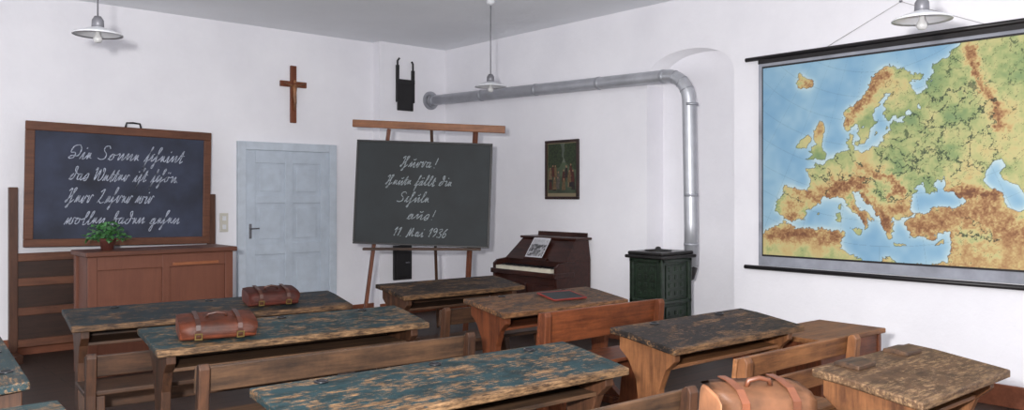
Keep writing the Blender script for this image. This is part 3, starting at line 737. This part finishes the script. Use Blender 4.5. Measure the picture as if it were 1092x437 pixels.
# propped fall board leaning on the wall above
mb = MB(); mb.box(0, 0.015, 0.06, 0.80, 0, 0.05, 0.003, Matrix.Translation((0.505, 0, 1.005)) @ Matrix.Rotation(0.10, 4, 'Y')); mb.build('fall_board', 'harm', t)
mb = MB(); mb.box(0.12, 0.17, 0.27, 0.62, 0.77, 0.795, 0.003); mb.build('music_ledge', 'harm', t)
def bw(U, V):
    u = U; v = V
    n = vnoise(u*50+9, v*50+9, 1, 41); b = 40+150*n
    k = v > 0.16; b[k] = 160+30*n[k]
    e = (u < .012) | (u > .248) | (v < .012) | (v > .225); b[e] = 205
    return np.stack([b, b, b*1.03], 1)
ph = paint_grid('photograph', 0, 0.26, 0, 0.24, 60, 50, bw, 0)
for k, v in (('label', 'black and white photograph print propped on the harmonium'), ('category', 'photograph')): ph[k] = v
ph.location = (5.845, 6.14, 0.80); ph.rotation_euler = (0, math.radians(35), 0)

# ------------------------------------------------------------------ pendant lamps
def lamp(x, y, z):
    t = thing('pendant_lamp', 'white enamel saucer pendant lamp hanging from the ceiling', 'lamp', (x, y, z), group='enamel pendant lamps')
    mb = MB(); mb.tube([(0, 0, 0.10), (0, 0, H-z)], 0.005, 8); mb.build('lamp_rod', 'grey', t)
    mb = MB(); mb.lathe([(0, H-z), (0.045, H-z), (0.04, H-z-0.03), (0.01, H-z-0.05), (0, H-z-0.05)], seg=20); mb.build('ceiling_cap', 'enamel', t)
    mb = MB(); mb.lathe([(0, 0.12), (0.02, 0.115), (0.035, 0.09), (0.038, 0.03), (0.0, 0.03)], seg=20); mb.build('lamp_socket', 'grey', t)
    mb = MB(); mb.lathe([(0.036, 0.045), (0.06, 0.036), (0.135, 0.01), (0.148, 0.0), (0.148, -0.005), (0.13, 0.004), (0.06, 0.029), (0.036, 0.037)], seg=40); mb.build('lamp_shade', 'enamel', t)
    mb = MB(); mb.lathe([(0, -0.055), (0.02, -0.05), (0.028, -0.035), (0.026, -0.02), (0.015, 0.0), (0.014, 0.03)], seg=16); mb.build('bulb', 'bulb', t)
lamp(1.47, 5.65, 2.475); lamp(4.95, 5.9, 2.475); lamp(4.47, 1.79, 2.375)

# ------------------------------------------------------------------ school benches
def bench(label, ox, oy, L, rot, top, wx, wz, bz=0.82, planks=1, wells=2, backlen=None, sx0=None, lids=False, group='old school desk benches'):
    t = thing('school_desk_bench', label, 'school desk', (ox, oy, 0), (0, 0, math.radians(rot)), group)
    TH = 0.022
    mb = MB(); mb.prism([(.50, .693), (.50, .725), (.80, .768), (.92, .778), (.92, .746), (.80, .736)], 0, L, 'x', 0.006)
    mb.build('desk_top', top, t)
    side = [(.545, .700), (.90, .744), (.90, .67), (.84, .62), (.79, .53), (.77, .40), (.77, .22), (.80, .13), (.88, .07), (.88, .055), (.50, .055), (.50, .07), (.58, .12), (.63, .22), (.65, .38), (.64, .50), (.60, .60), (.545, .65)]
    for x in (0.05, L-0.095):
        MB().prism(side, x, x+0.045, 'x', 0.004).build('side_panel', wz, t)
    MB().box(0.095, L-0.095, .60, .86, .60, .618, 0.003).build('book_shelf', wx, t)
    bx('front_board', wx, t, 0.095, L-0.095, .84, .86, .618, .735, bev=0.003)
    bx('foot_rest', wx, t, 0.095, L-0.095, .68, .71, .22, .32)
    bl = backlen or L
    if sx0 is None: sx0 = (L-bl)/2
    seatp = [(.03, .055), (.36, .055), (.36, .075), (.27, .13), (.25, .28), (.29, .38), (.34, .41), (.34, .43), (.05, .43)]
    for x in (max(sx0, 0)+0.05, min(sx0+bl, L)-0.095):
        MB().prism(seatp, x, x+0.045, 'x', 0.004).build('seat_support', wz, t)
    MB().box(sx0, sx0+bl, .06, .36, .43, .455, 0.006).build('seat', wx, t)
    back = [(.0, 0), (.06, 0), (.05, .45), (.012, bz-.015), (-.004, bz), (-.02, bz), (-.032, bz-.02), (-.01, .45)]
    for x in (sx0+0.0, sx0+bl-0.045):
        MB().prism(back, x, x+0.045, 'x', 0.004).build('back_post', wz, t)
    def plank(z0, z1):
        yb = lambda z: 0.05-(z-.45)*0.105
        MB().prism([(yb(z0), z0), (yb(z1), z1), (yb(z1)+TH, z1), (yb(z0)+TH, z0)], sx0, sx0+bl, 'x', 0.005).build('backrest', wx, t)
    if planks == 1: plank(bz-.13, bz-.02)
    elif planks == 2: plank(bz-.10, bz-.01); plank(bz-.22, bz-.13)
    else: plank(bz-.19, bz-.005)
    for x in (0.035, L-0.11):
        MB().box(x, x+0.075, .0, .92, 0, .055, 0.005).build('floor_runner', wz, t)
    for k in range(wells):
        x = L*(k+.5)/wells
        if lids:
            mb = MB(); mb.prism([(.80, .768), (.80, .786), (.86, .796), (.905, .79), (.905, .775)], x-.07, x+.07, 'x', 0.004); mb.build('inkwell_lid', 'greyx', t)
        else:
            mb = MB(); mb.lathe([(0, 0.0), (0.026, 0.0), (0.026, 0.004), (0.018, 0.007), (0.018, 0.003), (0, 0.003)], (x, .865, .7735), 18); mb.build('inkwell', 'ink', t)
    return t
bench('long dark teal school desk, dark red bag on top', 1.10, 4.44, 1.66, -6, 'teal2', 'woodx', 'woodz', 0.66, 1, 3)
bench('long worn teal school desk with bench, brown satchel on top', 1.23, 3.42, 1.46, -5, 'teal', 'greyx', 'woodz', 0.745, 1, 3, 1.38)
bench('long chipped teal school desk with attached wooden bench', 1.15, 1.82, 1.47, -3, 'teal', 'greyx', 'woodz', 0.775, 1, 3, 1.26, 0.0)
bench('worn teal school desk with a tan satchel lying on it', 0.80, 0.50, 1.45, -2, 'teal', 'greyx', 'woodz', 0.80, 1, 3)
bench('two-seat dark worn school desk standing before the easel', 3.26, 4.38, 1.12, -3, 'blackd', 'woodx', 'woodz', 0.70, 1, 2)
bench('two-seat brown school desk with a red-edged slate lying on it', 3.24, 3.26, 1.12, -2, 'slated', 'redx', 'redz', 0.80, 3, 2, 1.0, -0.13)
bench('two-seat school desk with worn black top and two-plank bench back', 3.09, 1.86, 1.12, -2, 'blackd', 'tanx', 'tanz', 0.79, 2, 2, 0.92, -0.20)
bench('two-seat school desk with bare grey-brown wooden top', 2.95, 0.68, 0.84, -1, 'brownd', 'tanx', 'tanz', 0.80, 1, 2, lids=True)
bench('worn teal school desk at the end of a row', -0.8, 2.08, 1.46, 0, 'teal', 'greyx', 'woodz', 0.80, 1, 3)
bench('worn teal school desk turned sideways beside the rows', -0.14, 4.89, 1.45, -95, 'teal', 'woodx', 'woodz', 0.78, 1, 3)

# low box bench beside the wall
t = thing('low_wooden_bench', 'low tan wooden box bench standing near the map wall', 'bench', (4.35, 2.28, 0), (0, 0, math.radians(-3)))
bx('bench_top', 'tanx', t, 0, 0.72, 0, 0.45, 0.60, 0.63, bev=0.006)
bx('apron', 'redx', t, 0.03, 0.69, 0.03, 0.06, 0.3, 0.60); bx('apron', 'redx', t, 0.03, 0.69, 0.39, 0.42, 0.3, 0.60)
for x in (0.02, 0.67):
    MB().prism([(0.02, 0), (0.10, 0), (0.15, 0.12), (0.30, 0.12), (0.35, 0), (0.43, 0), (0.43, 0.60), (0.02, 0.60)], x, x+0.03, 'x', 0.003).build('bench_side', 'redz', t)

# slate on desk
t = thing('writing_slate', 'school writing slate with red painted frame lying on a desk', 'slate', (3.95, 3.95, 0.758), (math.radians(8.2), 0, math.radians(-8)))
mb = MB(); mb.box(-0.13, 0.13, -0.09, 0.09, 0.004, 0.010); mb.build('slate_panel', 'slate2', t)
mb = MB()
for a in ((-.14, .14, -.10, -.09), (-.14, .14, .09, .10), (-.14, -.13, -.09, .09), (.13, .14, -.09, .09)): mb.box(*a, 0.002, 0.013, 0.002)
mb.build('slate_frame', 'redp', t)

# ------------------------------------------------------------------ satchels
def satchel(label, loc, rotz, W, D, Hh, mat, strap, rx=8.2, group=None, puff=0.4):
    t = thing('leather_satchel', label, 'bag', loc, (math.radians(rx), 0, math.radians(rotz)), group)
    prof = []
    for i in range(32):
        a = 2*pi*i/32; c, s_ = math.cos(a), math.sin(a)
        prof.append((D/2*math.copysign(abs(c)**puff, c), Hh/2+Hh/2*math.copysign(abs(s_)**puff, s_)))
    mb = MB(); rings = []
    xs = [(-.5, .90), (-.49, .97), (-.47, 1), (-.25, 1.0), (0, 1.015), (.25, 1.0), (.47, 1), (.49, .97), (.5, .90)]
    for fx, sc in xs: rings.append([mb._v((fx*W, y*sc, Hh/2+(z-Hh/2)*sc)) for y, z in prof])
    for a, b in zip(rings, rings[1:]):
        for k in range(32): mb._f((a[k], a[(k+1) % 32], b[(k+1) % 32], b[k]), True)
    mb._f(rings[0]); mb._f(list(reversed(rings[-1])))
    mb.build('bag_body', mat, t)
    path = [(D*.44, Hh*1.0), (D*.1, Hh*1.05), (-D*.3, Hh*1.04), (-D*.49, Hh*.96), (-D*.535, Hh*.7), (-D*.535, Hh*.34)]
    mb = MB(); rows = []
    for i, (y, z) in enumerate(path):
        hw = W*.5*(1.01 if i < 5 else .94)
        rows.append([(mb._v((-hw+2*hw*j/8, y, z+(.003 if 0 < j < 8 else -.003)))) for j in range(9)])
    for a, b in zip(rows, rows[1:]):
        for j in range(8): mb._f((a[j], b[j], b[j+1], a[j+1]), True)
    bmesh.ops.solidify(mb.bm, geom=mb.bm.faces[:], thickness=0.005)
    mb.build('bag_flap', mat, t)
    for sx in (-.27, .27):
        mb = MB(); x0 = sx*W
        pth = [(y, z+.009) if i < 3 else (y-.008, z) for i, (y, z) in enumerate(path)]+[(-D*.545, Hh*.15)]
        for (a, b) in zip(pth, pth[1:]):
            mb._f([mb._v((x0-.011, a[0], a[1])), mb._v((x0+.011, a[0], a[1])), mb._v((x0+.011, b[0], b[1])), mb._v((x0-.011, b[0], b[1]))])
        bmesh.ops.remove_doubles(mb.bm, verts=mb.bm.verts[:], dist=1e-4)
        bmesh.ops.solidify(mb.bm, geom=mb.bm.faces[:], thickness=0.003)
        mb.build('strap', strap, t)
        mb = MB(); zc = Hh*.36; yc = -D*.535-.010
        for a in ((x0-.018, x0+.018, yc-.008, yc-.002, zc-.016, zc-.010), (x0-.018, x0+.018, yc-.008, yc-.002, zc+.010, zc+.016), (x0-.018, x0-.012, yc-.008, yc-.002, zc-.01, zc+.01), (x0+.012, x0+.018, yc-.008, yc-.002, zc-.01, zc+.01)): mb.box(*a)
        mb.build('buckle', 'buckle', t)
    mb = MB(); mb.tube([(-W*.13, -D*.05, Hh*1.05), (-W*.11, -D*.05, Hh*1.05+.018), (0, -D*.05, Hh*1.05+.024), (W*.11, -D*.05, Hh*1.05+.018), (W*.13, -D*.05, Hh*1.05)], 0.007, 8)
    mb.build('bag_handle', strap, t)
    return t
satchel('reddish-brown leather satchel lying on a teal school desk', (1.60, 4.05, 0.756), -14, 0.36, 0.22, 0.085, 'leather', 'strapd')
satchel('dark red leather bag lying on a teal school desk', (2.33, 5.0, 0.756), -10, 0.32, 0.20, 0.085, 'leather2', 'strapd')
satchel('tan leather satchel with buckled flap lying on a school desk', (1.98, 1.24, 0.762), -32, 0.265, 0.16, 0.165, 'leather3', 'strapm')

# ------------------------------------------------------------------ lights, world, camera
F = Vector((math.sin(math.radians(41.5)), math.cos(math.radians(41.5)), 0)); Rr = Vector((F.y, -F.x, 0))
cam = bpy.data.cameras.new('camera'); co = bpy.data.objects.new('camera', cam); COL.objects.link(co)
co.location = (0, 0, 1.45); co.rotation_euler = (pi/2, 0, math.radians(-41.5))
cam.sensor_width = 36; cam.lens = 870/1092*36; cam.shift_y = -10.5/1092; cam.clip_start = 0.05
scene.camera = co
ld = bpy.data.lights.new('flash', 'POINT'); ld.energy = 1120; ld.shadow_soft_size = 0.07; ld.color = (1.0, 0.975, 0.955)
lo = bpy.data.objects.new('flash', ld); COL.objects.link(lo); lo.location = Vector((0, 0, 1.45))-Rr*0.3+Vector((0, 0, 0.2))
w = bpy.data.worlds.new('world'); scene.world = w; w.use_nodes = True
bg = w.node_tree.nodes['Background']; bg.inputs[0].default_value = (0.96, 0.965, 1.0, 1); bg.inputs[1].default_value = 1.5
